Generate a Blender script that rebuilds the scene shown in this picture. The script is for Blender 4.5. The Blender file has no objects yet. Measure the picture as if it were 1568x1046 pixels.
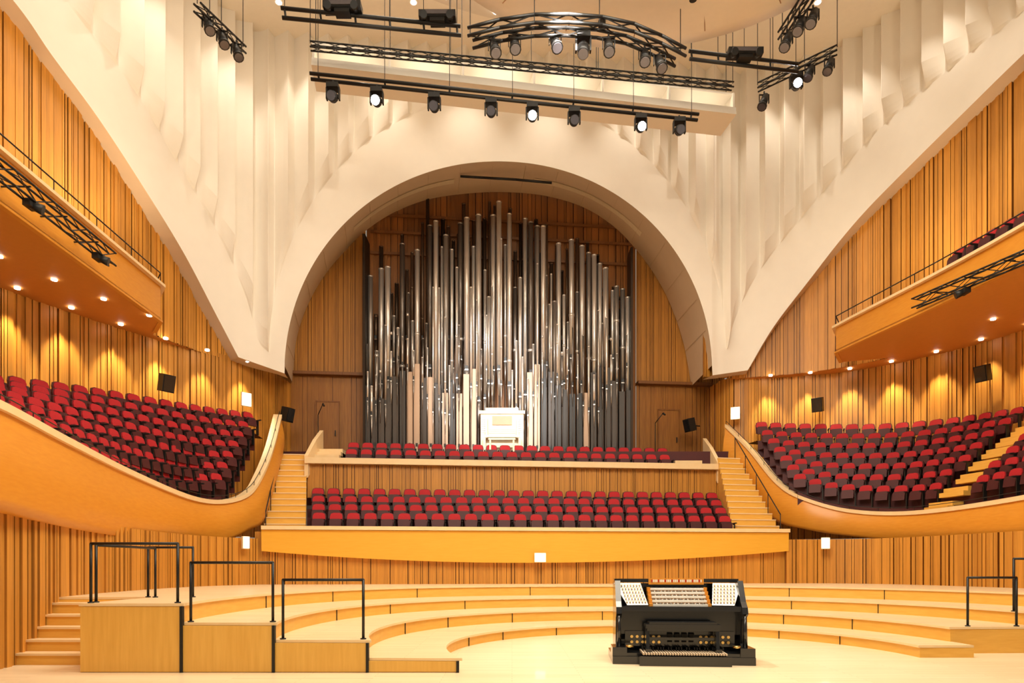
import bpy, math, random
import numpy as np
from mathutils import Vector, Matrix
random.seed(7)
F=1000.0; U0=784.0; V0=869.0; H=1.75
def P(u,v,D): return Vector(((u-U0)/F*D, D, H+(V0-v)/F*D))
def DP(u,y0): return y0/(1-0.1*(u-U0)/1000)
def PD(u,v,y0): return P(u,v,DP(u,y0))
def yy(x,y0): return y0+0.1*x
# ---------------------------------------------------------------- materials
def newmat(name):
    m=bpy.data.materials.new(name); m.use_nodes=True
    nt=m.node_tree; b=nt.nodes['Principled BSDF']; return m,nt,b
def wood(name,c1,c2,rough=0.4,scale=(25,25,1.2),tone=True,plank=None,bump=0.02,coat=0.0):
    m,nt,b=newmat(name); N=nt.nodes; L=nt.links
    tc=N.new('ShaderNodeTexCoord'); mp=N.new('ShaderNodeMapping'); mp.inputs['Scale'].default_value=scale
    L.new(tc.outputs['Object'],mp.inputs['Vector'])
    no=N.new('ShaderNodeTexNoise'); no.inputs['Scale'].default_value=1.0; no.inputs['Detail'].default_value=4
    L.new(mp.outputs[0],no.inputs['Vector'])
    fac=no.outputs['Fac']
    mr=N.new('ShaderNodeMapRange'); mr.inputs[1].default_value=.3; mr.inputs[2].default_value=.7
    mr.inputs[3].default_value=-.04 if tone else 0; mr.inputs[4].default_value=0.14 if tone else .5; L.new(fac,mr.inputs[0])
    ad=N.new('ShaderNodeMath'); ad.operation='ADD'; ad.use_clamp=True; L.new(mr.outputs[0],ad.inputs[0])
    if tone:
        at=N.new('ShaderNodeAttribute'); at.attribute_name='tone'
        mu=N.new('ShaderNodeMath'); mu.operation='MULTIPLY'; mu.inputs[1].default_value=.88
        L.new(at.outputs['Fac'],mu.inputs[0]); L.new(mu.outputs[0],ad.inputs[1])
    else: ad.inputs[1].default_value=.2
    mx=N.new('ShaderNodeMix'); mx.data_type='RGBA'
    mx.inputs[6].default_value=(*c1,1); mx.inputs[7].default_value=(*c2,1)
    L.new(ad.outputs[0],mx.inputs[0]); out=mx.outputs[2]
    if plank:
        br=N.new('ShaderNodeTexBrick'); br.inputs['Scale'].default_value=1.0
        br.inputs['Brick Width'].default_value=plank[0]; br.inputs['Row Height'].default_value=plank[1]
        br.inputs['Mortar Size'].default_value=.003
        br.inputs['Color1'].default_value=(1,1,1,1); br.inputs['Color2'].default_value=(.90,.88,.84,1); br.inputs['Mortar'].default_value=(.6,.5,.4,1)
        L.new(tc.outputs['Object'],br.inputs['Vector'])
        m2=N.new('ShaderNodeMix'); m2.data_type='RGBA'; m2.blend_type='MULTIPLY'; m2.inputs[0].default_value=1
        L.new(out,m2.inputs[6]); L.new(br.outputs['Color'],m2.inputs[7]); out=m2.outputs[2]
    L.new(out,b.inputs['Base Color']); b.inputs['Roughness'].default_value=rough
    if bump:
        bp=N.new('ShaderNodeBump'); bp.inputs['Strength'].default_value=.15; bp.inputs['Distance'].default_value=bump
        L.new(fac,bp.inputs['Height']); L.new(bp.outputs[0],b.inputs['Normal'])
    b.inputs['Coat Weight'].default_value=coat
    return m
def plain(name,c,rough=.5,metal=0,nscale=6,amt=.1,coat=0):
    m,nt,b=newmat(name); N=nt.nodes; L=nt.links
    tc=N.new('ShaderNodeTexCoord'); no=N.new('ShaderNodeTexNoise'); no.inputs['Scale'].default_value=nscale
    L.new(tc.outputs['Object'],no.inputs['Vector'])
    mx=N.new('ShaderNodeMix'); mx.data_type='RGBA'
    mx.inputs[6].default_value=(*[x*(1-amt) for x in c],1); mx.inputs[7].default_value=(*[min(1,x*(1+amt)) for x in c],1)
    L.new(no.outputs['Fac'],mx.inputs[0]); L.new(mx.outputs[2],b.inputs['Base Color'])
    b.inputs['Roughness'].default_value=rough; b.inputs['Metallic'].default_value=metal; b.inputs['Coat Weight'].default_value=coat
    return m
def emit(name,c,s):
    m,nt,b=newmat(name); b.inputs['Base Color'].default_value=(*c,1)
    b.inputs['Emission Color'].default_value=(*c,1); b.inputs['Emission Strength'].default_value=s; return m
def tonemetal(name,ca,cb,rough,metal=1.0):
    m,nt,b=newmat(name); N=nt.nodes; L=nt.links
    at=N.new('ShaderNodeAttribute'); at.attribute_name='tone'
    mx=N.new('ShaderNodeMix'); mx.data_type='RGBA'; mx.inputs[6].default_value=(*ca,1); mx.inputs[7].default_value=(*cb,1)
    L.new(at.outputs['Fac'],mx.inputs[0]); L.new(mx.outputs[2],b.inputs['Base Color'])
    b.inputs['Roughness'].default_value=rough; b.inputs['Metallic'].default_value=metal; return m
M_slat=wood('slat_wood',(.14,.036,.003),(.76,.34,.05),.45)
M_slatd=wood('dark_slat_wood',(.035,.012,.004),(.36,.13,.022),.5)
M_panel=wood('parapet_wood',(.66,.25,.02),(.76,.33,.036),.38,scale=(3,3,20),tone=False,bump=.003)
M_choirp=wood('choir_parapet_wood',(.80,.40,.035),(.88,.47,.055),.38,scale=(2,2,20),tone=False,bump=.003)
M_cap=wood('maple_cap',(.84,.60,.30),(.92,.70,.42),.4,scale=(4,4,4),tone=False,bump=0)
M_floor=wood('stage_maple',(.86,.67,.41),(.95,.80,.56),.34,scale=(1.2,20,20),tone=False,plank=(2.2,.11),bump=0,coat=.1)
M_tread=wood('riser_maple',(.86,.65,.37),(.95,.77,.50),.36,scale=(1.5,14,14),tone=False,plank=(1.8,.11),bump=0)
M_tier=wood('riser_face_wood',(.76,.39,.06),(.90,.53,.11),.4,scale=(2.5,2.5,18),tone=False,bump=0)
M_blockf=wood('riser_block_wood',(.72,.38,.06),(.92,.56,.13),.4,scale=(14,14,1.0),tone=False,bump=0)
M_soffit=plain('soffit_orange',(.68,.27,.045),.6,amt=.05)
M_white=plain('white_plaster',(.86,.80,.71),.75,nscale=2,amt=.03)
M_rim=plain('arch_rim_plaster',(.70,.54,.37),.7,nscale=2,amt=.04)
M_ceil=plain('ceiling_cream',(.86,.77,.64),.8,amt=.03)
M_black=plain('black_metal',(.015,.014,.013),.45,.3)
M_gloss=plain('black_lacquer',(.012,.012,.013),.22,0,coat=.5)
M_red=plain('red_upholstery',(.46,.010,.016),.8,nscale=40,amt=.2)
M_redd=plain('maroon_seat_shell',(.065,.007,.008),.6,amt=.2)
M_tin=tonemetal('pipe_tin',(.10,.075,.06),(.90,.86,.82),.34,.75)
M_bronze=tonemetal('pipe_dark',(.03,.02,.014),(.20,.13,.085),.45,.8)
M_wpipe=tonemetal('pipe_wood',(.03,.032,.035),(.78,.54,.38),.5,0)
M_cream=plain('cream_lacquer',(.85,.72,.50),.4)
M_ivory=plain('ivory',(.93,.90,.84),.35)
M_brass=plain('brass',(.8,.55,.2),.3,1)
M_oak=plain('pedal_oak',(.42,.24,.12),.4)
M_glow=emit('lamp_glow',(1,.93,.8),14)
M_key=emit('stage_lamp_glow',(1,.98,.95),60)
M_sign=emit('sign_glow',(1,.97,.9),4)
M_lens=plain('lens_glass',(.15,.14,.16),.1,.5)
Zv=Vector((0,0,1))
# ---------------------------------------------------------------- mesh builder
class MB:
    def __init__(s): s.v=[];s.f=[];s.m=[];s.t=[];s.s=[]
    def face(s,idx,m=0,t=.5,sm=False): s.f.append(idx);s.m.append(m);s.t.append(t);s.s.append(sm)
    def add(s,vs): b=len(s.v); s.v.extend([tuple(x) for x in vs]); return b
    def box(s,c,size,m=0,ax=None,t=.5):
        c=Vector(c); X,Y,Z=ax if ax else (Vector((1,0,0)),Vector((0,1,0)),Vector((0,0,1)))
        a,b_,d=[k/2 for k in size]
        b=s.add([c+X*(i*a)+Y*(j*b_)+Z*(k*d) for k in(-1,1) for j in(-1,1) for i in(-1,1)])
        for q in((0,2,3,1),(4,5,7,6),(0,1,5,4),(2,6,7,3),(0,4,6,2),(1,3,7,5)): s.face([b+i for i in q],m,t)
    def box2(s,lo,hi,m=0,t=.5): s.box([(lo[i]+hi[i])/2 for i in range(3)],[abs(hi[i]-lo[i]) for i in range(3)],m,None,t)
    def cyl(s,p0,p1,r0,r1=None,n=8,m=0,t=.5,caps=True):
        p0=Vector(p0);p1=Vector(p1); r1=r0 if r1 is None else r1
        d=(p1-p0).normalized(); a=Vector((0,0,1)) if abs(d.z)<.9 else Vector((1,0,0))
        X=d.cross(a).normalized(); Y=d.cross(X)
        b=s.add([p0+(X*math.cos(k*2*math.pi/n)+Y*math.sin(k*2*math.pi/n))*r0 for k in range(n)]+
                [p1+(X*math.cos(k*2*math.pi/n)+Y*math.sin(k*2*math.pi/n))*r1 for k in range(n)])
        for k in range(n): s.face([b+k,b+(k+1)%n,b+n+(k+1)%n,b+n+k],m,t,n>5)
        if caps: s.face([b+k for k in range(n)][::-1],m,t); s.face([b+n+k for k in range(n)],m,t)
    def tube(s,pts,r,n=8,m=0):
        for a,b in zip(pts[:-1],pts[1:]): s.cyl(a,b,r,r,n,m)
        for p in pts[1:-1]: s.ball(p,r,m)
    def ball(s,c,r,m=0,sc=(1,1,1),n=8,t=.5):
        c=Vector(c); k=n//2; vs=[]
        for i in range(k+1):
            ph=math.pi*i/k
            for j in range(n):
                th=2*math.pi*j/n
                vs.append(c+Vector((r*sc[0]*math.sin(ph)*math.cos(th),r*sc[1]*math.sin(ph)*math.sin(th),r*sc[2]*math.cos(ph))))
        b=s.add(vs)
        for i in range(k):
            for j in range(n): s.face([b+i*n+j,b+i*n+(j+1)%n,b+(i+1)*n+(j+1)%n,b+(i+1)*n+j],m,t,True)
    def ribbon(s,A,B,m=0,t=.5,sm=True):
        b=s.add([x for p in zip(A,B) for x in p])
        for i in range(len(A)-1): s.face([b+2*i,b+2*i+2,b+2*i+3,b+2*i+1],m,t,sm)
    def grid(s,rows,m=0,t=.5,sm=True):
        nc=len(rows[0]); b=s.add([p for r in rows for p in r])
        for i in range(len(rows)-1):
            for j in range(nc-1): s.face([b+i*nc+j,b+i*nc+j+1,b+(i+1)*nc+j+1,b+(i+1)*nc+j],m,t,sm)
    def extr(s,poly,z0,z1,m=0,mt=None,t=.5):
        n=len(poly); b=s.add([(p[0],p[1],z0) for p in poly]+[(p[0],p[1],z1) for p in poly])
        for i in range(n): s.face([b+i,b+(i+1)%n,b+n+(i+1)%n,b+n+i],m,t)
        s.face([b+n+i for i in range(n)],m if mt is None else mt,t); s.face([b+i for i in range(n)][::-1],m,t)
    def prism(s,prof,o,X,Z,Y,d,m=0,t=.5):
        n=len(prof); b=s.add([o+X*p[0]+Z*p[1] for p in prof]+[o+X*p[0]+Z*p[1]+Y*d for p in prof])
        for i in range(n): s.face([b+i,b+(i+1)%n,b+n+(i+1)%n,b+n+i],m,t)
        s.face([b+i for i in range(n)][::-1],m,t); s.face([b+n+i for i in range(n)],m,t)
    def sweep(s,path,w,h,m=0,side=0):
        n=len(path); rows=[]
        for i,p in enumerate(path):
            d=(path[min(i+1,n-1)]-path[max(i-1,0)]); d.z=0; d.normalize(); nn=Vector((d.y,-d.x,0))
            a=p+nn*(w/2+side); c=p-nn*(w/2-side); dz=Vector((0,0,h))
            rows.append([a,c,c-dz,a-dz,a])
        s.grid(rows,m,.5,False)
        for r in(rows[0],rows[-1]):
            b=s.add(r[:4]); s.face([b,b+1,b+2,b+3],m)
    def obj(s,name,mats,loc=(0,0,0),rot=0,parent=None):
        me=bpy.data.meshes.new(name); me.from_pydata(s.v,[],s.f)
        for m in mats: me.materials.append(m)
        me.polygons.foreach_set('material_index',s.m); me.polygons.foreach_set('use_smooth',s.s)
        at=me.attributes.new('tone','FLOAT','FACE'); at.data.foreach_set('value',s.t)
        me.update()
        o=bpy.data.objects.new(name,me); bpy.context.scene.collection.objects.link(o)
        o.location=loc; o.rotation_euler=(0,0,rot)
        if parent: o.parent=parent
        return o
def catmull(pts,n=8):
    pts=[Vector(p) for p in pts]; out=[]; q=[pts[0]*2-pts[1]]+pts+[pts[-1]*2-pts[-2]]
    for i in range(1,len(q)-2):
        for k in range(n):
            t=k/n; a,b,c,d=q[i-1],q[i],q[i+1],q[i+2]
            out.append(.5*((2*b)+(c-a)*t+(2*a-5*b+4*c-d)*t*t+(3*b-a-3*c+d)*t**3))
    out.append(pts[-1]); return out
def cinterp(pts):
    d=catmull([(p[0],p[1],0) for p in pts],12); xs=[p.x for p in d]; ys=[p.y for p in d]
    return lambda u: float(np.interp(u,xs,ys))
def resample(path,n):
    L=[0]
    for a,b in zip(path[:-1],path[1:]): L.append(L[-1]+(b-a).length)
    out=[]
    for k in range(n):
        s=L[-1]*k/(n-1)
        out.append(Vector([float(np.interp(s,L,[p[i] for p in path])) for i in range(3)]))
    return out
def arclen(path): return sum((b-a).length for a,b in zip(path[:-1],path[1:]))
def ribbed(mb,path,z0,z1,sgn=1,widths=(.05,.08,.11),depths=(.05,.08,.11),m=0,tone=None,gap=.42):
    """irregular vertical battens with open joints between groups"""
    path=[Vector((p[0],p[1],0)) for p in path]; L=[0]
    for a,b in zip(path[:-1],path[1:]): L.append(L[-1]+(b-a).length)
    xs=[p.x for p in path]; ys=[p.y for p in path]
    f=lambda s: Vector((float(np.interp(s,L,xs)),float(np.interp(s,L,ys)),0))
    s=0; prev=None; g=random.random(); last=False
    while s<L[-1]:
        isgap=(not last) and random.random()<gap; last=isgap
        w=random.choice((.02,.03)) if isgap else random.choice(widths); e=min(s+w,L[-1]); a=f(s); b=f(e); d=(b-a)
        if d.length<1e-5: break
        d.normalize(); nn=Vector((d.y,-d.x,0))*sgn; dep=0 if isgap else random.choice(depths)
        A=a+nn*dep; B=b+nn*dep
        g=max(.6,min(1,g+random.uniform(-.18,.18))); t=0.1 if isgap else g
        if tone is not None: t=0.0 if isgap else tone*random.uniform(.8,1.15)
        if prev is not None:
            i=mb.add([(prev.x,prev.y,z0),(A.x,A.y,z0),(A.x,A.y,z1),(prev.x,prev.y,z1)]); mb.face([i,i+1,i+2,i+3],m,t*.6)
        i=mb.add([(A.x,A.y,z0),(B.x,B.y,z0),(B.x,B.y,z1),(A.x,A.y,z1)]); mb.face([i,i+1,i+2,i+3],m,t)
        prev=B; s=e
# ---------------------------------------------------------------- floor & risers
mb=MB(); mb.box2((-18,-3,-.3),(20,34,0)); mb.obj('floor',[M_floor])
CX,CY=3.3,12.8; R=[4.6,6.0,7.5,9.0]; Z=[.24,.54,.83,1.15]
def ringpt(r,th,k):
    e=2/(2.0+ (.12*k)) if math.sin(th)>0 else 1
    c=math.cos(th); s_=math.sin(th)
    sx=math.copysign(abs(c)**e,c); sy=math.copysign(abs(s_)**e,s_)
    ry=r*(.99 if k<2 else .985)
    if k==1: sx*=1-.065*max(0,c)**2
    return (CX+r*sx, CY+(ry if s_>0 else r)*sy)
yl=[10.9,10.9,10.9,10.9]; yr=[12.65,13.2,13.5,13.5]
def ringcurve(k,yL,yR,n=72,dr=0):
    r=R[k]+dr
    aL=math.pi+math.asin((CY-yL)/r); aR=math.asin((yR-CY)/r)
    return [ringpt(r,aL+(aR-aL)*i/n,k) for i in range(n+1)]
mb=MB()
for k in range(3):
    yR_=yr[k]
    inner=ringcurve(k,yl[k],yR_); outer=ringcurve(k+1,yl[k],yR_,dr=.04)
    poly=inner+outer[::-1]
    mb.extr(poly,0,Z[k]-.05,0)
    inn2=ringcurve(k,yl[k]-.05,yR_-.02,dr=-.035); poly2=inn2+outer[::-1]
    mb.extr(poly2,Z[k]-.045,Z[k],4,1)
left_wall=[(-8.7,6),(-8.9,11.4),(-9.6,14.9),(-10.0,18.5),(-9.8,21),(-8.9,22.75)]
left_wall_c=[(p.x,p.y) for p in catmull([(a,b,0) for a,b in left_wall],6)]
right_wall=[(10.3,24.65),(12.2,24.5),(13.8,22.9),(14.7,19),(15.2,14),(15.4,9)]
right_wall_c=[(p.x,p.y) for p in catmull([(a,b,0) for a,b in right_wall],6)]
lw=[p for p in left_wall_c if 13.2<p[1]<22.7]; rw=[p for p in right_wall_c if p[1]>13.6]
inner=ringcurve(3,yl[3],yr[3])
outer=[(-7.2,10.9),(-7.2,13.2),(-9.3,13.2)]+[(p[0]+.02,p[1]) for p in lw]+[(-8.8,22.85),(10.2,24.75)]+[(p[0]-.02,p[1]) for p in rw]+[(15.1,13.5)]
mb.extr(inner+outer[::-1],0,Z[3]-.05,0)
inn2=ringcurve(3,yl[3]-.05,yr[3]-.02,dr=-.035); outer[0]=(-7.2,10.85)
mb.extr(inn2+outer[::-1],Z[3]-.045,Z[3],4,1)
xs=[-7.2,-5.49,-3.96,-2.4,-.9]; zz=[Z[3],Z[2],Z[1],Z[0]]
for i in range(4):
    mb.box2((xs[i]+.02,10.86,.01),(xs[i+1]-.02,10.9,zz[i]-.05),2)
    mb.box2((xs[i+1]-.025,10.83,0),(xs[i+1]+.02,10.9,zz[i]-.05),3)
for k in range(4):
    for th in (158,140,118,92,66,45,26):
        a=math.radians(th+k*4); q=ringpt(R[k]-.01,a,k)
        mb.cyl((q[0],q[1],(Z[k-1] if k else 0)),(q[0],q[1],Z[k]-.05),.012,.012,4,3)
for i in range(5):
    y0=11.7+.3*i
    mb.box2((-8.95-.06*i,y0,0),(-7.22,13.25,.21*(i+1)-.04),0); mb.box2((-8.97-.06*i,y0-.03,.21*(i+1)-.04),(-7.22,13.25,.21*(i+1)),4)
mb.obj('choir_riser',[M_tier,M_tread,M_blockf,M_black,M_cap])
def railing(x0,x1,y,z,h=1.0,back=None):
    m=MB(); r=.024
    if back is None:
        m.tube([Vector((x0,y,z)),Vector((x0,y,z+h)),Vector((x1,y,z+h)),Vector((x1,y,z))],r)
        for x in(x0,x1): m.cyl((x,y,z),(x,y,z+.02),.05,.05,10)
    else:
        m.tube([Vector((x0,y,z)),Vector((x0,y,z+h)),Vector((x0,back,z+h)),Vector((x0,back,z))],r)
        for yq in(y,back): m.cyl((x0,yq,z),(x0,yq,z+.02),.05,.05,10)
    m.obj('stage_railing',[M_black])
railing(-7.08,-5.62,10.98,Z[3]); railing(-5.4,-4.02,10.98,Z[2]); railing(-3.85,-2.5,10.98,Z[1])
railing(-7.1,0,11.15,Z[3],.98,13.0); railing(-7.3,-6.4,13.1,Z[3])
railing(9.35,10.35,13.4,Z[1],1.0); railing(10.45,11.4,13.6,Z[2],1.1)
# ---------------------------------------------------------------- lower walls round the stage
mb=MB(); ribbed(mb,left_wall_c,0,2.75,1,widths=(.07,.1,.13),depths=(.06,.1),tone=.78,gap=.6); mb.obj('wall_stage_left',[M_slat])
mb=MB(); ribbed(mb,right_wall_c,0,2.8,1,widths=(.07,.1,.13),depths=(.06,.1),tone=.78,gap=.5); mb.obj('wall_stage_right',[M_slat])
mb=MB(); ribbed(mb,[(-9.0,22.85),(10.4,24.8)],0,3.0,1,widths=(.05,.07,.09),depths=(.04,.06),tone=.8,gap=.3); mb.obj('wall_stage_rear',[M_slat])
# ---------------------------------------------------------------- choir terrace
def xat(u,y0): return (u-U0)/F*DP(u,y0)
mb=MB()
us=np.linspace(400,1208,49)
top=[];bot=[]
for u in us:
    q=(u-804)/404; D=DP(u,23.45)
    p=P(u,0,D); top.append(Vector((p.x,p.y,3.05))); vb=862-18*q*q; pb=P(u,vb,D+.02); bot.append(Vector((p.x,p.y+.02,pb.z)))
mb.ribbon(top,bot,0,.5,True)
mb.ribbon([p+Vector((0,.25,0)) for p in top],[p+Vector((0,.25,0)) for p in bot],0)
mb.ribbon(bot,[p+Vector((0,.45,.02)) for p in bot],0)
mb.sweep([p+Vector((0,.12,.14)) for p in top],.4,.13,1)
mb.obj('choir_parapet',[M_choirp,M_cap])
mb=MB()
def slabrow(mb,u0,u1,y0,y1,z,zb,m=0):
    a=(xat(u0,y0),yy(xat(u0,y0),y0)); b=(xat(u1,y0),yy(xat(u1,y0),y0)); c=(b[0],yy(b[0],y1)); d=(a[0],yy(a[0],y1))
    mb.extr([a,b,c,d],zb,z,m)
for k in range(4): slabrow(mb,470-0*k,1130-8*k,23.95+.87*k,24.85+.87*k if k<3 else 27.5,2.85+.4*k,2.0)
slabrow(mb,405,1205,23.5,24.0,2.85,2.6)
for k,(y0,z) in enumerate(((27.7,5.85),(28.6,6.3))): slabrow(mb,472,1098,y0,y0+.95,z,5.0)
mb.box2((-10.2,29.0,4.5),(9.8,32.7,6.9),0)
mb.obj('choir_terrace_floor',[M_redd])
mb=MB()
x0,x1=xat(470,27.5),xat(1100,27.5)
ribbed(mb,[(x0,yy(x0,27.6)),(x1,yy(x1,27.6))],4.6,6.0,1,widths=(.05,.08,.12),depths=(.03,.06),tone=.7)
mb.sweep([Vector((x0-.05,yy(x0,27.5),6.22)),Vector((x1+.05,yy(x1,27.5),6.22))],.4,.24,1)
for x,s in((x0,-1),(x1,1)):
    mb.sweep([Vector((x,yy(x,27.4),6.3)),Vector((x-.1*s,yy(x,28.2),7.1)),Vector((x-.1*s,yy(x,29.2),7.7))],.16,.9,1)
for s,u0,u1 in((-1,480,522),(1,1032,1072)):
    for k in range(3): 
        xa,xb=xat(u0,28.2),xat(u1,28.2); mb.box2((xa,yy(xa,28.0)+.3*k,5.8),(xb,yy(xa,28.0)+1.2,6.45+.17*k),1)
mb.obj('upper_choir_parapet',[M_slat,M_cap])
def stair(name,pb0,pb1,pt0,pt1,z0,z1,n,rs):
    m=MB()
    pb0,pb1,pt0,pt1=[Vector((p[0],p[1],0)) for p in(pb0,pb1,pt0,pt1)]
    for i in range(n):
        t=i/n; t2=(i+1)/n
        a=pb0.lerp(pt0,t); b=pb1.lerp(pt1,t); c=pb1.lerp(pt1,t2); d=pb0.lerp(pt0,t2)
        z=z0+(z1-z0)*(i+1)/n
        m.extr([a,b,c,d],z0-.8,z,0,1)
        dv=Vector((0,-.02,0)); e=Vector((0,.05,0)); m.extr([a+dv,b+dv,b+e,a+e],z-.035,z+.006,2)
    s0,s1=(pb0,pt0) if rs<0 else (pb1,pt1)
    pts=[s0.lerp(s1,q)+Vector((-rs*.1,0,z0+(z1-z0)*q+.95)) for q in(0,.25,.5,.75,1)]
    m.tube(pts,.022,6,3)
    for p in pts: m.cyl(p,p-Zv*.95,.016,.016,6,3)
    m.obj(name,[M_tier,M_tread,M_cap,M_black])
stair('terrace_stairs',(-9.15,24.0),(-7.6,24.05),(-9.75,27.6),(-8.7,27.7),2.85,6.5,14,-1)
stair('terrace_stairs',(8.5,25.0),(10.5,25.3),(8.95,28.5),(9.9,28.7),2.85,6.5,14,1)
# ---------------------------------------------------------------- seats
def seat(mb,p,f):
    f=Vector((f[0],f[1],0)).normalized(); X=Vector((f.y,-f.x,0)); T=(Zv-f*.2).normalized()
    p=Vector(p)
    prof=[(-.235,.40),(.235,.40),(.25,.78),(.215,.90),(.12,.94),(-.12,.94),(-.215,.90),(-.25,.78)]
    mb.prism(prof,p-f*.02,X,T,-f,.07,1)
    prof2=[(-.22,.68),(.22,.68),(.225,.78),(.19,.885),(.1,.92),(-.1,.92),(-.19,.885),(-.225,.78)]
    mb.prism(prof2,p+f*.02,X,T,-f,.05,0)
    prof3=[(-.21,.34),(.21,.34),(.22,.6),(.17,.68),(-.17,.68),(-.22,.6)]
    mb.prism(prof3,p+f*.17,X,T,-f,.11,1)
    for s in(-1,):
        mb.box(p+X*(.285*s)+f*.08+Zv*.60,(.05,.34,.04),2,(X,f,Zv)); mb.box(p+X*(.285*s)+f*.05+Zv*.3,(.035,.12,.6),2,(X,f,Zv))
def terrace(Fp,Bp,n,aisle=None):
    Fc=resample(catmull([P(*q) for q in Fp],8),60); Bc=resample(catmull([P(*q) for q in Bp],8),60)
    ms=MB(); mf=MB()
    for k in range(n):
        mid=[a.lerp(b,(k+.15)/(n-.15)) for a,b in zip(Fc,Bc)]
        lo=[a.lerp(b,(k-.35 if k else -.6)/(n-.15)) for a,b in zip(Fc,Bc)]; hi=[a.lerp(b,(k+.65 if k<n-1 else k+1.6)/(n-.15)) for a,b in zip(Fc,Bc)]
        for i in range(60):
            z=mid[i].z-.92; lo[i]=Vector((lo[i].x,lo[i].y,z)); hi[i]=Vector((hi[i].x,hi[i].y,z))
        mf.ribbon(lo,hi,0,.5,False); mf.ribbon([p-Vector((0,0,.7)) for p in lo],lo,0,.5,False)
        Lr=arclen(mid); ns=int(Lr/.585); rs=resample(mid,ns+1)
        for i in range(ns):
            p=(rs[i]+rs[i+1])/2; t=i/ns
            d=rs[i+1]-rs[i]; f=Vector((d.y,-d.x,0))
            to=Fc[min(59,int(t*60))]-Bc[min(59,int(t*60))]
            if f.dot(to)<0: f=-f
            if aisle and abs(p.x/p.y*F+U0-(aisle[0]+(aisle[1]-aisle[0])*k/(n-1)))<22: continue
            seat(ms,(p.x,p.y,p.z-.92),f)
        if aisle:
            u=aisle[0]+(aisle[1]-aisle[0])*k/(n-1)
            j=min(range(60),key=lambda q:abs(mid[q].x/mid[q].y*F+U0-u)); d=(mid[min(j+1,59)]-mid[max(0,j-1)]); d.z=0; d.normalize()
            f=Vector((d.y,-d.x,0)); 
            if f.dot(Fc[j]-Bc[j])<0: f=-f
            c=mid[j]; mf.box((c.x,c.y,c.z-.84),(.95,.62,.16),1,(d,f,Vector((0,0,1)))); c2=c+f*.15; 
            mf.box((c2.x+f.x*.15,c2.y+f.y*.15,c.z-1.0),(.95,.4,.16),1,(d,f,Vector((0,0,1))))
    mf.obj('side_terrace_floor',[M_redd,M_tier]); ms.obj('side_terrace_seats',[M_red,M_redd,M_black])
terrace([(-120,560,9.6),(0,612,12),(100,663,14.3),(200,705,18),(280,727,21.2),(345,726,22.9)],
        [(-150,535,16),(0,567,18.7),(100,578,20.3),(200,592,22.2),(300,608,24.3),(398,622,26.9)],7)
terrace([(1215,722,26.3),(1260,738,25.8),(1330,745,24.8),(1425,742,23),(1568,715,19.5),(1750,670,16)],
        [(1150,636,29),(1250,638,28.5),(1350,638,27.4),(1450,630,25.6),(1568,612,22.8),(1700,590,20)],7,aisle=(1455,1585))
ms=MB()
for k in range(4):
    y0=24.45+.87*k; xa,xb=xat(474,y0),xat(1124-7*k,y0); n=int((xb-xa)/.6)
    for i in range(n):
        x=xa+(xb-xa)*(i+.5)/n; seat(ms,(x,yy(x,y0),2.85+.4*k),(.1,-1))
for k,(y0,z,ua,ub) in enumerate(((28.15,5.85,526,1030),(29.05,6.3,530,1026))):
    xa,xb=xat(ua,y0),xat(ub,y0); n=int((xb-xa)/.6)
    for i in range(n):
        x=xa+(xb-xa)*(i+.5)/n; seat(ms,(x,yy(x,y0),z),(.1,-1))
ms.obj('choir_seats',[M_red,M_redd,M_black])
# ---------------------------------------------------------------- side terrace parapets
def parapet(name,cols,outsgn):
    T=catmull([P(a,b,d) for a,b,c,e,d in cols],8); Bt=catmull([P(c,e,d) for a,b,c,e,d in cols],8)
    m=MB(); n=len(T); rows=[]
    for i in range(n):
        d=(T[min(i+1,n-1)]-T[max(i-1,0)]); d.z=0; d.normalize(); nn=Vector((d.y,-d.x,0))*outsgn
        row=[T[i].lerp(Bt[i],q)+nn*(.14*math.sin(q*math.pi*.9)) for q in (0,.15,.3,.45,.6,.75,.9,1)]
        row.append(Bt[i]-nn*.35)
        rows.append(row)
    m.grid(rows,0)
    inn=[]
    for i in range(n):
        d=(T[min(i+1,n-1)]-T[max(i-1,0)]); d.z=0; d.normalize(); nn=Vector((d.y,-d.x,0))*outsgn
        inn.append([T[i]-nn*.22,T[i]-nn*.22-Vector((0,0,.8))])
    m.grid(inn,0)
    m.sweep([p+Vector((0,0,.06)) for p in T],.34,.14,1,side=-.07*outsgn)
    m.tube([p+Vector((0,0,.20)) for p in T[::2]],.012,5,2)
    for p in T[::4]: m.cyl(p,p+Vector((0,0,.2)),.01,.01,5,2)
    m.obj(name,[M_panel,M_cap,M_black])
parapet('side_terrace_parapet',[(-300,500,-300,720,7.4),(-140,560,-140,752,8.8),(0,622,0,780,10.8),(100,675,100,806,13.2),(200,725,200,824,17),(290,762,290,832,20.6),(340,768,345,828,22.4),(378,757,380,812,23.5),(398,730,402,797,24.3),(415,688,418,748,25.7),(428,637,432,695,27.3)],1)
parapet('side_terrace_parapet',[(1112,652,1108,715,29.3),(1150,690,1146,756,28.3),(1190,738,1188,797,27),(1230,763,1230,810,26),(1300,782,1300,821,25),(1400,785,1400,829,23),(1568,762,1568,827,19),(1750,720,1750,815,15.8)],1)
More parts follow.
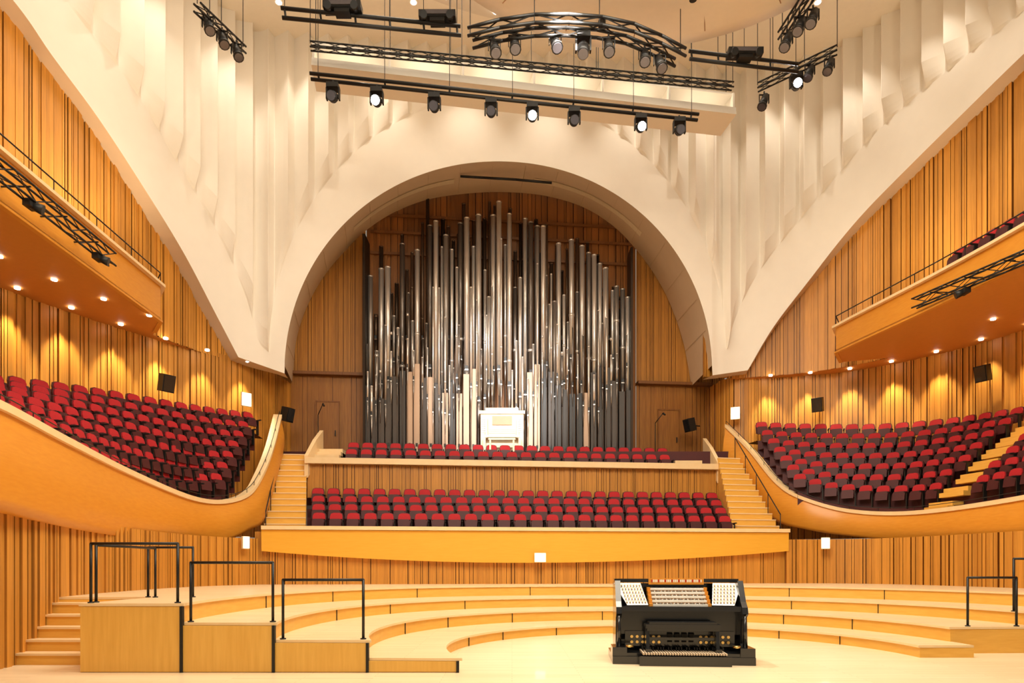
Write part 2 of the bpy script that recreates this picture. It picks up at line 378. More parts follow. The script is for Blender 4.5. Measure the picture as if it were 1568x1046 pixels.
# ---------------------------------------------------------------- walls round the terraces
low_l=[(-17,6),(-16.8,14),(-15.5,19.5),(-13.3,24),(-10.9,27.5),(-10.3,30.8)]
low_r=[(9.6,32.6),(10.0,30.0),(12,29.5),(15,28.4),(17.6,25.6),(18.9,22),(19.5,17),(19.8,8)]
low_lc=[(p.x,p.y) for p in catmull([(a,b,0) for a,b in low_l],8)]
low_rc=[(p.x,p.y) for p in catmull([(a,b,0) for a,b in low_r],8)]
mb=MB(); ribbed(mb,low_lc,3,10.3,1); mb.obj('wall_left_lower',[M_slat])
mb=MB(); ribbed(mb,low_rc,3,10.45,1); mb.obj('wall_right_lower',[M_slat])
# white pleated shell
Dl=cinterp([(-420,12.5),(-300,14),(-100,17),(20,19),(80,19.9),(150,21),(220,22.4),(280,24),(330,25.3),(365,26.1),(400,26.7),(436,DP(436,27.8))])
Dr=cinterp([(1090,DP(1090,27.8)),(1105,28.8),(1145,28.8),(1240,28),(1330,26.6),(1400,25),(1480,23.3),(1568,21.5),(1700,19.2),(1900,16.4)])
Al=cinterp([(-420,-600),(-300,-410),(-100,-135),(20,0),(80,85),(150,180),(220,287),(280,385),(330,480),(365,547)])
Ar=cinterp([(1145,567),(1185,500),(1240,428),(1285,370),(1330,318),(1400,247),(1480,168),(1568,82),(1700,-40),(1900,-230)])
Bl=cinterp([(-420,-900),(-300,-620),(-100,-260),(100,0),(200,130),(260,230),(330,350),(375,450),(395,520),(412,540)])
Br=cinterp([(1112,540),(1125,490),(1160,420),(1230,330),(1330,215),(1400,150),(1480,85),(1568,15),(1700,-110),(1900,-320)])
def Acent(u): q=min(1,abs((u-763)/327.5)); return 572-325*(1-q**2.05)**(1/2.05)
def Bcent(u): q=min(1,abs((u-762)/350.)); return 540-393*math.sqrt(max(0,1-q*q))
def WD(u): return Dl(u) if u<436 else (Dr(u) if u>1090 else DP(u,27.8))
def WA(u):
    if u<=365: return Al(u)
    if u<436: return 547+(572-547)*(u-365)/71
    if u<=1090: return Acent(u)
    if u<1145: return 575-8*(u-1090)/55
    return Ar(u)
def WB(u):
    if u<412: return Bl(u)
    if u<=1112: return Bcent(u)
    return Br(u)
TOP=23.6
def cols(us):
    out=[]
    for u in us: D=WD(u); out.append((u,(u-U0)/F*D,D))
    return out
us=list(np.arange(-420,436,1.1))+[763-327.0*math.cos(math.pi*i/620) for i in range(621)]+list(np.arange(1091,1900,1.1))
C=cols(us); arc=[0]
for a,b in zip(C[:-1],C[1:]): arc.append(arc[-1]+math.hypot(b[1]-a[1],b[2]-a[2]))
rows=[];edge=[];off=[]
nC=len(C); PER=.80
def frame(i):
    a=C[max(0,i-6)];b=C[min(nC-1,i+6)]; tx,ty=b[1]-a[1],b[2]-a[2]; l=math.hypot(tx,ty); return ty/l,-tx/l
for i,(u,x,D) in enumerate(C):
    nx,ny=frame(i)
    zA=H+(V0-WA(u))/F*D; zB=max(zA+.25,H+(V0-WB(u))/F*D)
    s_=arc[i]/PER if u<763 else -arc[i]/PER
    fr=s_%1.0; pl=(fr/.80 if fr<.80 else (1-fr)/.20)
    col=[]
    lev=[0,.25,.5,.75,1]; zs=[zA+(zB-zA)*q for q in lev]+[zB+dz for dz in(.1,.25,.45,.8,1.6)]
    rest=[zB+1.6+(TOP-zB-1.6)*q for q in(.15,.3,.5,.75,1)]
    for z in zs+rest:
        z=min(z,TOP); w=max(0,min(1,(z-zB)/.8)); w=w**.65
        o=(pl-.15)*.44*w
        col.append(Vector((x+nx*o,D+ny*o,z)))
    rows.append(col); edge.append(Vector((x,D,zA))); off.append(Vector((x-nx*.7,D-ny*.7,zA)))
mb=MB(); mb.grid(rows,0,.5,False)
ia=max(i for i,c in enumerate(C) if c[0]<436); ib=min(i for i,c in enumerate(C) if c[0]>1090)
mb.ribbon(edge[:ia+1],off[:ia+1],1); mb.ribbon(edge[ib:],off[ib:],1)
front=resample([P(u,Acent(u),DP(u,27.8)) for u in [763-327.3*math.cos(math.pi*i/200) for i in range(201)]],120)
bk=[(447,585),(449,572),(454,520),(470,470),(495,425),(525,388),(558,355),(600,327),(650,307),(700,298),(762,294),(830,299),(890,316),(935,343),(968,375),(1000,417),(1025,463),(1045,520),(1056,575),(1058,592)]
back=resample(catmull([P(u,v,DP(u,31.35)) for u,v in bk],6),120)
g=[[f.lerp(b,q) for q in(0,.06,.1,.5,1)] for f,b in zip(front,back)]
mb.grid(g,1)
mb.obj('wall_vault_white',[M_white,M_rim])
mb=MB()
for (i0,i1) in((30,52),(66,90)):
    a=[front[i].lerp(back[i],.42)-Vector((0,0,.03)) for i in range(i0,i1)]; b=[front[i].lerp(back[i],.56)-Vector((0,0,.03)) for i in range(i0,i1)]
    mb.ribbon(a,b,0)
for i in range(4,118,6):
    a=front[i].lerp(back[i],.08); b=back[i]; c=Vector((-.4,29,10)); e=(c-a).normalized()*.015
    mb.cyl(a+e,b+e,.01,.01,4,2)
mb.tube([P(u,v,28.6) for u,v in((705,270),(740,272),(790,275),(845,280))],.05,6,1)
mb.obj('trim_arch_slot',[M_cream,M_black,M_rim])
ul=[(o.x,o.y) for o,c in zip(off[:ia+1],C[:ia+1])][::8]; ur=[(o.x,o.y) for o,c in zip(off[ib:],C[ib:])][::8]
mb=MB(); ribbed(mb,ul,10.15,21.5,1,gap=.45); mb.obj('wall_left_upper',[M_slat])
mb=MB(); ribbed(mb,ur,10.3,21.5,1,widths=(.05,.08,.12),gap=.45); mb.obj('wall_right_upper',[M_slat])
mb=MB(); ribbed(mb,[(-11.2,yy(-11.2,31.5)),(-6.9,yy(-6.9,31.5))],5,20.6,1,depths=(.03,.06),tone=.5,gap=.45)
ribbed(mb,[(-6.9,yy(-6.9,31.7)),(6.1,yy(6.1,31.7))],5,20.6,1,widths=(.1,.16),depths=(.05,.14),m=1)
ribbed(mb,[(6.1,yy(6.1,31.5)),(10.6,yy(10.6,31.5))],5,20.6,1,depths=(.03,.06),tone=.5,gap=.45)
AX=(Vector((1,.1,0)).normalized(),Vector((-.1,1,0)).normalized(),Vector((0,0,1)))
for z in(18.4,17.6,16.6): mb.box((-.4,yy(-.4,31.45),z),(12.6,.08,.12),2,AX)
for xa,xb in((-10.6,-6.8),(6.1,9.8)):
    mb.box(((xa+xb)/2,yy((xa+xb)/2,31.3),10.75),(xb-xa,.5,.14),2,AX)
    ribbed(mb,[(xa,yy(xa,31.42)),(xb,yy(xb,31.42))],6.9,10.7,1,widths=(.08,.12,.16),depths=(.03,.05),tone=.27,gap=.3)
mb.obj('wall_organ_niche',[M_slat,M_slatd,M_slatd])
for n,xc in enumerate((-8.6,7.7)):
    m=MB(); y=yy(xc,31.3); m.box((xc,y,8.2),(1.0,.06,2.5),0,AX,.22); m.box((xc,y-.02,9.48),(1.1,.08,.06),0,AX,.12)
    for s in(-1,1): m.box((xc+.53*s,y+.053*s-.02,8.2),(.05,.08,2.6),0,AX,.12)
    m.box((xc+.38,y-.06,8.0),(.04,.06,.25),2,AX); m.obj('door_%d'%(n+1),[M_slat,M_slat,M_black])
# ---------------------------------------------------------------- side balconies
def balcony(name,outer,upp,inner,z0,z1):
    o=[Vector((a,b,0)) for a,b in outer]; oc=catmull([o[0],o[1],o[2]],8)
    m=MB(); poly=[(p.x,p.y) for p in oc]+[(a,b) for a,b in outer[3:]]+list(upp)+list(inner)
    m.extr(poly,z0,z0+.12,0)
    fp=[(p.x,p.y) for p in oc]+[outer[3]]
    m.ribbon([Vector((a,b,z0-.02)) for a,b in fp],[Vector((a,b,z1)) for a,b in fp],1,.5,False)
    m.sweep([Vector((a,b,z1+.07)) for a,b in fp],.3,.09,2)
    m.sweep([Vector((a,b,z0+.03)) for a,b in fp],.14,.06,1)
    m.tube([Vector((a,b,z1+.45)) for a,b in fp],.02,6,3)
    for a,b in fp[::2]: m.cyl((a,b,z1),(a,b,z1+.45),.014,.014,5,3)
    m.obj(name,[M_soffit,M_panel,M_cap,M_black])
uplo=[p for p in ul if 23.4<p[1]<26.6]
balcony('side_balcony',[(-11.7,6),(-11.85,15),(-12.0,22.3),(-12.75,23.3)],uplo,[(-10.6,27.2),(-10.9,27.5)]+[(a-.05,b) for a,b in low_lc[::-1] if 7<b<27.4],10.15,11.35)
upro=[p for p in ur if 26.6<p[1]<29.2][::-1]
balcony('side_balcony',[(14.9,8),(14.4,18.2),(12.9,26.0),(13.7,27.2)],upro,[(9.9,29.7)]+[(a+.05,b) for a,b in low_rc if 8<b<29.7 ],10.3,11.3)
mb=MB()
for i in range(11): seat(mb,(15.45-.09*i,15.5+.6*i,11.35),(-1,-.15))
mb.obj('balcony_seats',[M_red,M_redd,M_black])
mb=MB(); mb.extr([(15.1,9),(15.0,18.3),(14.3,23),(15.3,23),(16.2,18.3),(16.4,9)],10.42,11.35); mb.obj('balcony_floor_step',[M_redd])
# ---------------------------------------------------------------- ceiling and reflectors
mb=MB(); mb.box2((-19,4,TOP-.02),(21,31,TOP+.3)); mb.obj('ceiling',[M_ceil])
mb=MB()
for x in np.arange(-9,12,2.6):
    for y in(22.6,25.2):
        mb.cyl((x,y,TOP-.05),(x,y,TOP-.01),.11,.11,12,0); mb.cyl((x,y,TOP-.04),(x,y,TOP-.012),.17,.17,12,1)
mb.obj('ceiling_downlights',[M_glow,M_ceil])
mb=MB(); rr=[]; 
for r,z in((0.05,16.3),(2,16.32),(4.5,16.4),(6.2,16.55),(6.8,16.75),(6.8,16.95),(0.05,17.2)):
    rr.append([Vector((3.4+r*math.cos(a*math.pi/32),12.1+r*math.sin(a*math.pi/32),z)) for a in range(65)])
mb.grid(rr,0)
for a,r in((20,5),(50,5.4),(75,4.8),(100,5.6),(125,5),(150,5.5),(60,3),(110,3)):
    c=(3.4+r*math.cos(math.radians(a)),12.1+r*math.sin(math.radians(a))); mb.cyl((c[0],c[1],16.3),(c[0],c[1],16.5),.1,.1,12,1)
for a in range(0,180,18):
    ca,sa=math.cos(math.radians(a)),math.sin(math.radians(a)); mb.cyl((3.4+1*ca,12.1+1*sa,16.3),(3.4+6.2*ca,12.1+6.2*sa,16.54),.014,.014,4,2)
for x,y in((-1,10),(7,10),(-1,15),(7,15)): mb.cyl((x,y,16.8),(x,y,TOP),.015,.015,5,1)
mb.obj('acoustic_canopy',[M_ceil,M_black,M_oak])
mb=MB()
for (R0,R1,z) in((9.5,12.2,21.6),):
    g=[]
    for a in range(49):
        th=math.radians(20+a*140/48); g.append([Vector((2.4+r*math.cos(th),12+r*math.sin(th),zz_)) for r,zz_ in((R0,z),(R0+.3,z-.25),(R1-.3,z-.1),(R1,z+.2),(R1,z+.45))])
    mb.grid(g,0)
    for th in range(24,160,9):
        t=math.radians(th); r=R1-.7; p=(2.4+r*math.cos(t),12+r*math.sin(t)); mb.cyl((p[0],p[1],z-.2),(p[0],p[1],z-.12),.1,.1,10,1)
mb.obj('ceiling_cove_ring',[M_ceil,M_glow])
mb=MB(); a=P(480,92,19.5); b=P(1123,150,21.6)
d=(b-a); d.z=0; Lb=d.length; d.normalize(); nn=Vector((-d.y,d.x,0)); c=(a+b)/2
beam=(c.copy(),d.copy(),nn.copy(),Lb)
mb.box(c+nn*.95,(Lb,.06,.7),0,(d,nn,Zv)); mb.box(c+nn*.45-Zv*.36,(Lb+.1,1.1,.10),0,(d,nn,Zv)); mb.box(c+nn*.5+Zv*.36,(Lb,.9,.06),0,(d,nn,Zv))
mb.box(c-nn*.05-Zv*.28,(Lb+.1,.06,.22),0,(d,nn,Zv))
for q in np.linspace(-.5,.5,7):
    w_=c+d*(Lb*float(q))
    mb.box(w_+nn*.45,(.06,.95,.7),0,(d,nn,Zv)); e=w_+nn*.5; mb.cyl(e+Zv*.3,(e.x,e.y,TOP),.012,.012,5,1)
mb.obj('acoustic_reflector_beam',[M_white,M_black])
def truss(path,w,h,r,seg=.45,name='lighting_truss',up=True):
    m=MB(); L=arclen(path); n=max(2,int(L/seg)); pts=resample(path,n+1); ch=[]
    for i,p in enumerate(pts):
        dd=(pts[min(i+1,n)]-pts[max(i-1,0)]); dd.z=0; dd.normalize(); k=Vector((dd.y,-dd.x,0))
        ch.append([p+k*w/2,p-k*w/2,p-k*w/2-Zv*h,p+k*w/2-Zv*h])
    for j in range(4): 
        for i in range(n): m.cyl(ch[i][j],ch[i+1][j],r,r,6)
    for i in range(n):
        for j in range(4):
            m.cyl(ch[i][j],ch[i+1][(j+1)%4] if i%2 else ch[i+1][(j+3)%4],r*.5,r*.5,4)
    if up:
        for i in(0,n//3,2*n//3,n): m.cyl(pts[i],(pts[i].x,pts[i].y,TOP),.012,.012,5)
    m.obj(name,[M_black]); return pts
def batten(paths,r,posts=6):
    m=MB()
    for pa in paths: m.cyl(pa[0],pa[1],r,r,8)
    for q in np.linspace(0.02,.98,posts):
        a=paths[0][0].lerp(paths[0][1],float(q)); b=paths[-1][0].lerp(paths[-1][1],float(q)); m.cyl(a,b,r*.6,r*.6,5)
        m.cyl(a,(a.x,a.y,TOP),.01,.01,5)
    m.obj('lighting_batten',[M_black])
truss([P(475,66,19.2),P(1122,128,21.2)],.16,.16,.025)
batten([(P(474,112,19.0),P(1070,175,20.7)),(P(476,121,19.1),P(1068,184,20.7))],.05,7)
batten([(P(430,12,17.2),P(705,40,17.9)),(P(432,27,17.2),P(706,54,17.9))],.05,6)
batten([(P(1055,78,18.8),P(1222,98,19.3)),(P(1056,90,18.8),P(1222,110,19.3))],.05,5)
cp=catmull([P(720,52,16.4),P(800,34,16.1),P(893,33,16.2),P(970,47,16.5),P(1042,82,17.2)],6)
truss(cp,.4,.2,.04,.75)
truss([P(302,5,17.5),P(372,72,19.5)],.2,.2,.03); truss([P(1160,130,21),P(1282,72,20)],.2,.16,.025); truss([P(1198,50,18),P(1250,-30,16.5)],.25,.2,.03)
def fixture(p,kind,lit=False,aim=(0,-.35,-1)):
    m=MB(); p=Vector(p); a=Vector(aim).normalized()
    if kind=='moving':
        m.cyl(p,p-Zv*.12,.03,.03,6,0); m.box(p-Zv*.18,(.34,.28,.14),0)
        for s in(-1,1): m.box(p-Zv*.38+Vector((.18*s,0,0)),(.04,.12,.34),0)
        c=p-Zv*.46; m.ball(c,.16,0,(1,1,1),10); m.cyl(c,c+a*.26,.15,.14,14,0); m.cyl(c+a*.26,c+a*.27,.125,.125,14,2 if lit else 1)
    else:
        m.cyl(p,p-Zv*.15,.025,.025,6,0); c=p-Zv*.3
        for s in(-1,1): m.box(c+Vector((.15*s,0,.06)),(.02,.05,.28),0)
        m.box(c+Zv*.19,(.32,.05,.02),0); m.cyl(c-a*.18,c+a*.22,.11,.13,12,0); m.cyl(c+a*.22,c+a*.28,.15,.15,12,0); m.cyl(c+a*.28,c+a*.29,.12,.12,12,2 if lit else 1); m.ball(c-a*.18,.11,0)
    m.obj('stage_spotlight',[M_black,M_lens,M_key])
for u,v,l in((510,124,0),(577,131,1),(665,140,0),(752,148,0),(815,155,1),(879,162,0),(981,172,1),(1040,177,0)):
    D=19.0+(u-474)/596*1.7-.0
    fixture(P(u,v,D),'moving',bool(l),(0,-1,-.55))
for u,v in((757,54),(788,48),(850,46),(893,46),(932,52),(987,68),(1010,78)):
    fixture(P(u,v,16.45 if u<950 else 16.9),'moving' if u in(893,) else 'par',False,(random.uniform(-.2,.2),-.5,-1))
for u,v,D in((318,20,17.9),(340,42,18.4),(362,62,19),(1170,140,20.8),(1240,95,20.3),(1270,85,20),(1205,45,17.6),(1225,20,17.2),(1245,8,17)):
    fixture(P(u,v,D),'par',False,(.4 if u<700 else -.4,-.3,-1))
fixture(P(1219,108,20.5),'moving',True,(-.2,-1,-.4))
mb=MB()
for u,v,D in((525,12,17.4),(670,26,17.8),(1140,82,18.9)):
    p=P(u,v,D); mb.box(p,(1.0,.3,.18),0); mb.box(p+Vector((0,-.17,0)),(.8,.03,.1),1); mb.box(p+Vector((0,0,-.14)),(.4,.25,.1),0)
    for s in(-1,1): mb.cyl(p+Vector((.35*s,0,-.05)),p+Vector((.35*s,-.25,-.12)),.08,.1,10,0)
mb.obj('projector_boxes',[M_black,M_lens])
def rigrow(tp,wx):
    mb=MB()
    for i,p in enumerate(tp[1::2]):
        mb.cyl(p,(wx,p.y,p.z),.02,.02,5)
        if i%2: mb.box(p-Zv*.42,(.18,.3,.16)); mb.cyl(p-Zv*.42,p-Zv*.5+Vector((.22 if wx<0 else -.22,.1,0)),.09,.12,10)
    mb.obj('balcony_spotlight_row',[M_black])
tp=truss([P(-60,205,13.2),P(0,247,14.2),P(172,388,18.4)],.2,.35,.028,.6,'balcony_lighting_truss',False)
rigrow(tp,-12.0)
tp=truss([P(1400,458,21.6),P(1570,385,17.8),P(1640,350,16.5)],.2,.3,.028,.6,'balcony_lighting_truss',False)
rigrow(tp,14.2)
# ---------------------------------------------------------------- pipe organ
mb=MB()
env=cinterp([(555,425),(595,400),(617,372),(640,385),(663,335),(690,360),(715,325),(742,335),(765,305),(790,325),(822,335),(860,368),(882,360),(915,388),(935,425),(970,450)])
def zv(v,D): return H+(V0-v)/F*D
def pipe(u,y0,vt,vm,r,m,t,collar=.35):
    D=DP(u,y0); x=(u-U0)/F*D; zt=zv(vt,D); zm=zv(vm,D); zf=zm-.9-r*3
    mb.cyl((x,D,zm),(x,D,zt),r,r,14,m,t); mb.cyl((x,D,zf),(x,D,zm),r*.25,r,14,m,t*.55)
    mb.cyl((x,D,6.9),(x,D,zf+.02),r*.3,r*.3,6,3,.1)
    mb.box((x,D-r*.92,zm+.09),(r*1.2,r*.3,.16),3,None,.0); mb.box((x,D-r*1.0,zm-.02),(r*1.3,r*.25,.05),m,None,min(1,t+.2))
    mb.cyl((x,D,zt-.05),(x,D,zt+.01),r*1.06,r*1.06,12,m,min(1,t+.3))
    if random.random()<collar:
        q=zm+random.uniform(.8,2.6); mb.cyl((x,D,q),(x,D,q+.12),r*1.12,r*1.12,12,m,1)
# tall facade pipes: irregular spacing
u=560
k=0
while u<968:
    big=(k%3==1) or random.random()<.12
    e=env(u); vt=e+(random.uniform(-4,14) if big else random.uniform(10,150)); vm=585+26*math.sin(k*.9)+random.uniform(-14,14)
    r=random.uniform(.11,.13) if big else random.uniform(.06,.095)
    pipe(u,30.75+.16*(k%2),vt,vm,r,1,random.choice((.12,.4,.75,.95,1)))
    u+=(r*2+random.uniform(.02,.07))*1000/30.8; k+=1
# slender second rank in front
u=563; k=0
while u<966:
    e=env(u); vt=e+random.uniform(60,260); vm=600+30*math.sin(k*.45+1)+random.uniform(-16,16); r=random.uniform(.035,.06)
    if random.random()<.8: pipe(u,30.25,min(vt,vm-45),vm,r,1,random.choice((.2,.6,.9,1)),.3)
    u+=random.uniform(6,9.5); k+=1
# dark rear rank
for k in range(52):
    u=560+7.9*k; vt=max(300,env(u)-random.uniform(-20,50)); pipe(u,31.3,vt+random.choice((0,15,40,70)),520,random.uniform(.06,.10),2,random.random()*.9)
for k in range(38):
    u=563+10.8*k; D=DP(u,30.5); x=(u-U0)/F*D; vt=588+16*math.sin(k*.7)+random.uniform(-16,12)
    blond=(627<u<645) or (655<u<690 and k%2) or (700<u<740) or (800<u<825) or (890<u<905)
    t=.9 if blond else random.uniform(0,.1)
    if 735<u<803: continue
    mb.box2((x-.13,D-.1,6.9),(x+.13,D+.15,zv(vt,D)),3,t); mb.box2((x-.05,D-.12,7.3),(x+.05,D-.1,7.45),3,.02)
for u in(558,967): 
    D=DP(u,30.4); x=(u-U0)/F*D; mb.box2((x-.05,D-.1,6.9),(x+.05,D+.9,16.9),2,.1)
mb.obj('pipe_organ',[M_slatd,M_tin,M_bronze,M_wpipe])
mb=MB(); D=29.95; cx=(769-U0)/F*D
mb.box2((cx-.98,D-.15,6.9),(cx+.98,D+.5,8.75),0); mb.box2((cx-1.04,D-.2,8.75),(cx+1.04,D+.55,8.9),0)
mb.extr([(cx-.75,D-.1),(cx+.75,D-.1),(cx+.6,D+.4),(cx-.6,D+.4)],8.9,9.05,0)
for k in range(4): mb.box2((cx-.6,D-.45+.09*k,7.75+.1*k),(cx+.6,D-.1,7.8+.1*k),1); mb.box2((cx-.6,D-.46+.09*k,7.70+.1*k),(cx+.6,D-.44+.09*k,7.745+.1*k),3)
for s in(-1,1):
    mb.box2((cx+s*.66,D-.5,7.6),(cx+s*.74,D,8.55),0); mb.box2((cx+s*.72,D-.17,7.9),(cx+s*.95,D-.14,8.6),1)
    for a in range(4):
        for b in range(6): mb.cyl((cx+s*(.75+.055*a),D-.18,7.98+.1*b),(cx+s*(.75+.055*a),D-.2,7.98+.1*b),.015,.015,6,2)
    mb.box2((cx+s*.8-.06,D-.5,6.9),(cx+s*.8+.06,D-.4,7.7),0)
mb.box2((cx-.8,D-.52,7.62),(cx+.8,D-.1,7.72),0); mb.box2((cx-.45,D-.2,8.25),(cx+.45,D-.16,8.65),3)
mb.box2((cx-.6,D-.95,7.42),(cx+.6,D-.65,7.5),0)
for s in(-1,1): mb.box2((cx+s*.52-.04,D-.93,6.9),(cx+s*.52+.04,D-.67,7.42),0)
mb.obj('loft_organ_console',[M_cream,M_ivory,M_black,M_oak])
# ---------------------------------------------------------------- stage organ console
mb=MB(); G,W,Bk,Br_,Wd=0,1,2,3,4
mb.box2((-1.26,-.05,0),(1.26,1.25,.14),G); mb.box2((-1.2,.0,.14),(1.2,1.2,.2),G)
for s in(-1,1):
    xa=s*1.13
    mb.prism([(.12,.2),(1.1,.2),(1.1,1.46),(.52,1.5),(.30,1.12),(.18,1.02),(.14,.9),(.30,.8),(.34,.35)],Vector((xa-.05,0,0)),Vector((0,1,0)),Zv,Vector((1,0,0)),.1,G)
    mb.box2((xa-.13,-.02,.14),(xa+.13,.5,.3),G); mb.cyl((xa,.17,.3),(xa,.17,.86),.045,.03,10,G)
mb.box2((-1.08,.98,.2),(1.08,1.08,1.44),G)
mb.box2((-1.17,.80,1.46),(1.17,1.14,1.53),G)
mb.box2((-1.08,.22,.94),(1.08,.95,1.03),G)
mb.box2((-1.08,.45,.5),(1.08,.52,.94),G)
for k in range(5):
    y=.30+.1*k; z=1.05+.072*k
    mb.box2((-.5,y,z-.02),(.5,y+.2,z+.02),W)
    for j in range(36):
        x=-.49+j*.98/35; mb.box2((x-.0015,y-.002,z+.018),(x+.0015,y+.12,z+.0215),Bk)
        if j%7 not in(2,6): mb.box2((x+.009,y+.05,z+.02),(x+.021,y+.13,z+.034),Bk)
    mb.box2((-.5,y-.008,z-.06),(.5,y+.0,z-.022),Wd)
    for j in range(14): mb.cyl((-.42+j*.065,y-.012,z-.04),(-.42+j*.065,y-.02,z-.04),.010,.010,8,W)
    for s in(-1,1): mb.box2((s*.5-.0,y-.01,z-.05),(s*.56,y+.2,z+.03),7)
for s in(-1,1):
    o=Vector((s*.58,.34,1.05)); X=Vector((s*.52,-.08,0)); Y=Vector((s*.10,.42,.40))
    b=mb.add([o,o+X*.75,o+X*.98+Y,o+X*.0+Y]); mb.face([b,b+1,b+2,b+3],W)
    nrm=X.cross(Y).normalized(); nrm=nrm if nrm.y<0 else -nrm
    for a in range(7):
        for c_ in range(6):
            p=o+X*(.07+.11*a)+Y*(.12+.15*c_); mb.cyl(p,p+nrm*.03,.016,.02,8,5)
    for c_ in range(5):
        p=o+Y*(.195+.15*c_); mb.cyl(p+nrm*.002,p+X*.78+nrm*.002,.003,.003,4,Bk)
    b=mb.add([o-Zv*.03,o+X*.8-Zv*.03,o+X*.8,o]); mb.face([b,b+1,b+2,b+3],G)
mb.box2((-.52,.785,1.42),(.52,.80,1.54),7)
for j in range(30): mb.box2((-.47+j*.032,.765,1.465),(-.452+j*.032,.785,1.515),6 if j%4==0 else W)
for j in range(4): mb.box((-.18+j*.13,.40,.42),(.09,.05,.24),Bk,(Vector((1,0,0)),Vector((0,.9,.4)).normalized(),Vector((0,-.4,.9)).normalized()))
for s in(-1,1):
    for j in range(6):
        for q in range(2): mb.cyl((s*(.38+j*.1),.40,.36+.1*q),(s*(.38+j*.1),.36,.36+.1*q),.022,.028,10,Br_)
mb.box2((-1.0,.40,.28),(1.0,.44,.56),G)
for j in range(32):
    x=-.72+j*1.44/31; mb.box2((x-.014,-.20,.19),(x+.014,.42,.225),5)
    if j%7 in(1,3,4,6,0): mb.box2((x+.012,.16,.2),(x+.032,.42,.29),Bk)
mb.box2((-.80,-.24,.0),(.80,-.20,.17),G); mb.box2((-.80,-.22,.0),(.80,.0,.14),G)
mb.box2((-.66,-.02,.66),(.66,.32,.72),G); mb.box2((-.64,.0,.60),(.64,.03,.66),G); mb.box2((-.60,.0,.72),(.60,.3,.76),G)
for s in(-1,1):
    mb.prism([(.02,.2),(.30,.2),(.24,.62),(.08,.62)],Vector((s*.62-.03,0,0)),Vector((0,1,0)),Zv,Vector((1,0,0)),.06,G)
    mb.box2((s*.62-.05,-.08,.226),(s*.62+.05,.36,.28),G)
mb.box2((-.62,.14,.42),(.62,.17,.47),G)
for s in(-1,1): mb.cyl((s*.95,.05,.3),(s*.95,.05,.34),.07,.07,14,Br_)
mb.obj('organ_console',[M_gloss,M_ivory,M_black,M_brass,M_oak,M_rim,M_red,M_panel],loc=(3.08,11.75,0),rot=math.radians(-5))
# ---------------------------------------------------------------- small wall items
def speaker(p,f):
    m=MB(); f=Vector(f).normalized(); X=Vector((f.y,-f.x,0)); T=(Zv+f*.25).normalized(); ff=X.cross(T).normalized(); 
    m.box(p,(.42,.38,.6),0,(X,ff,T)); m.box(Vector(p)-ff*(.2 if ff.dot(f)<0 else -.2),(.36,.03,.52),1,(X,ff,T)); m.cyl(p,Vector(p)-f*.6,.03,.03,6,0)
    m.obj('wall_speaker',[M_black,M_gloss])
speaker(P(255,587,23.0),(.8,-.6,0)); speaker(P(440,635,28.2),(.9,-.4,0)); speaker(P(1252,620,28.2),(-.6,-.8,0)); speaker(P(1505,572,24.4),(-.9,-.5,0)); speaker(P(1056,651,30.8),(-.9,-.4,0))
def sign(p,f,w=.4,h=.55):
    m=MB(); f=Vector(f).normalized(); X=Vector((f.y,-f.x,0)); m.box(p,(w,.08,h),0,(X,f,Zv)); m.box(Vector(p)+f*.05,(w-.06,.03,h-.06),1,(X,f,Zv)); m.obj('wall_light_panel',[M_cream,M_sign])
sign(P(377,612,26.3),(.7,-.7,0)); sign(P(1126,633,29.2),(-.4,-.9,0)); sign(P(376,831,22.0),(.8,-.5,0),.26,.42); sign(PD(827,854,23.35),(.1,-1,0),.42,.34); sign(P(1264,832,24.2),(-.3,-.9,0),.3,.42)
def micstand(x,y,z):
    m=MB(); m.cyl((x,y,z),(x,y,z+.04),.16,.14,12); m.cyl((x,y,z),(x,y,z+1.7),.02,.02,6); m.cyl((x,y,z+1.7),(x+.3,y-.3,z+2.1),.02,.02,6); m.cyl((x+.3,y-.3,z+2.1),(x+.38,y-.38,z+2.0),.05,.04,8); m.obj('microphone_stand',[M_black])
micstand(-8.7,29.3,6.9); micstand(6.8,31,6.9)
# ---------------------------------------------------------------- lights
def spot(p,aim,e,ang,col=(1,.84,.60),blend=.6,rad=.08,name='spot_lamp'):
    l=bpy.data.lights.new(name,'SPOT'); l.energy=e; l.spot_size=math.radians(ang); l.spot_blend=blend; l.color=col; l.shadow_soft_size=rad
    o=bpy.data.objects.new(name,l); bpy.context.scene.collection.objects.link(o); o.location=p
    o.rotation_euler=(Vector(aim)-Vector(p)).to_track_quat('-Z','Y').to_euler(); return o
def area(p,aim,e,sx,sy,col=(1,.88,.70),name='area_lamp'):
    l=bpy.data.lights.new(name,'AREA'); l.shape='RECTANGLE'; l.size=sx; l.size_y=sy; l.energy=e; l.color=col
    o=bpy.data.objects.new(name,l); bpy.context.scene.collection.objects.link(o); o.location=p
    o.rotation_euler=(Vector(aim)-Vector(p)).to_track_quat('-Z','Y').to_euler(); return o
area((3,11.5,16.0),(3,12.5,0),2600,8,6,(1,.91,.75),'added_stage_fill')  # added area fill above the stage, out of frame, not a hall fixture
area((0,4,15.5),(0,22,6),1700,14,3,(1,.87,.68),'added_front_fill')  # added front fill from near the camera side, no real lamp there
area((-1,18.0,22.8),(-1,18.2,0),1500,16,5,(1,.88,.71),'added_overhead_fill')  # added broad fill under the ceiling, out of view, not a ceiling fitting
spot(P(815,150,18.9),(3.2,12.8,0),4500,34,(1,.97,.94),.7,.1,'console_key_lamp')
for x in(-2.5,1.5): spot((x,14.5,15.6),(-.6,30.5,10.0),12000,28,(1,.95,.91),.95,.15,'organ_spot_lamp')
c,d,nn,Lb=beam
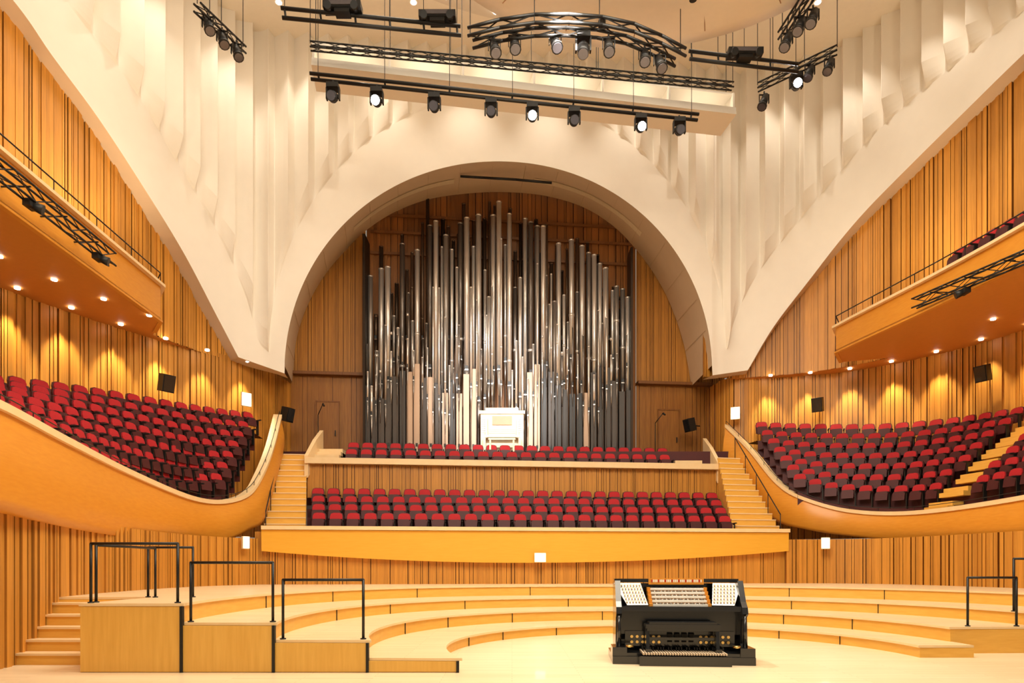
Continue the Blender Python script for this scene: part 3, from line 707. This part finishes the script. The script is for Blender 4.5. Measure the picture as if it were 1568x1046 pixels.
for q in (-.42,-.25,-.08,.08,.25,.42):
    p=c+d*(Lb*q)+nn*.5+Zv*.28; spot(p,p-Zv*3+nn*.3,120,140,(1,.9,.75),.8,.05,'beam_wash_lamp')
dl=MB()
def walllights(path,z,inset,step,e,sgn,y0,y1):
    pts=resample([Vector((a,b,0)) for a,b in path],400); acc=0
    for a,b in zip(pts[:-1],pts[1:]):
        acc+=(b-a).length
        if acc>step and y0<b.y<y1:
            acc=0; d=(b-a).normalized(); n=Vector((d.y,-d.x,0))*sgn; p=b+n*inset
            spot((p.x,p.y,z-.08),(b.x+n.x*.12,b.y+n.y*.12,z-6),e,62,(1,.82,.52),.7,.05,'wall_wash_lamp')
            dl.cyl((p.x,p.y,z-.05),(p.x,p.y,z+.01),.08,.08,12,0); q=b+n*(inset+1.6)
            if b.y<24: dl.cyl((q.x,q.y,z-.04),(q.x,q.y,z+.01),.08,.08,12,0)
walllights(low_lc,10.15,.6,1.6,560,1,15,27.3); walllights(low_rc,10.3,.6,1.7,560,1,17,29.6)
dl.obj('soffit_downlights',[M_glow])
acc=0
for i in range(1,nC):
    acc+=arc[i]-arc[i-1]
    if acc>3.4 and C[i][2]>15:
        acc=0; nx,ny=frame(i)
        x,y=C[i][1]+nx*1.6,C[i][2]+ny*1.6
        spot((x,y,TOP-.4),(C[i][1]+nx*.3,C[i][2]+ny*.3,13),560,76,(1,.90,.75),.9,.1,'vault_wash_lamp')
for x,y,ax,ay in((-12.6,12,-15.6,13),(-12.6,16,-15.2,18),(-12.8,19.5,-14,22),(15.3,14,17.8,15.5),(15.2,18,17.6,20),(14.8,22,16,25)):
    spot((x,y,12.2),(ax,ay,16),440,100,(1,.82,.54),.9,.2,'side_wall_wash_lamp')
w=bpy.data.worlds.new('hall_ambient'); bpy.context.scene.world=w; w.use_nodes=True
w.node_tree.nodes['Background'].inputs[0].default_value=(1,.87,.68,1); w.node_tree.nodes['Background'].inputs[1].default_value=.30
# ---------------------------------------------------------------- camera
cam=bpy.data.cameras.new('camera'); co=bpy.data.objects.new('camera',cam); bpy.context.scene.collection.objects.link(co)
co.location=(0,0,H); co.rotation_euler=(math.pi/2,0,0); cam.sensor_width=36; cam.lens=F/1568*36; cam.shift_y=(V0-523)/1568
cam.clip_end=200
bpy.context.scene.camera=co
bpy.context.scene.view_settings.view_transform='Standard'
bpy.context.scene.view_settings.exposure=0.0
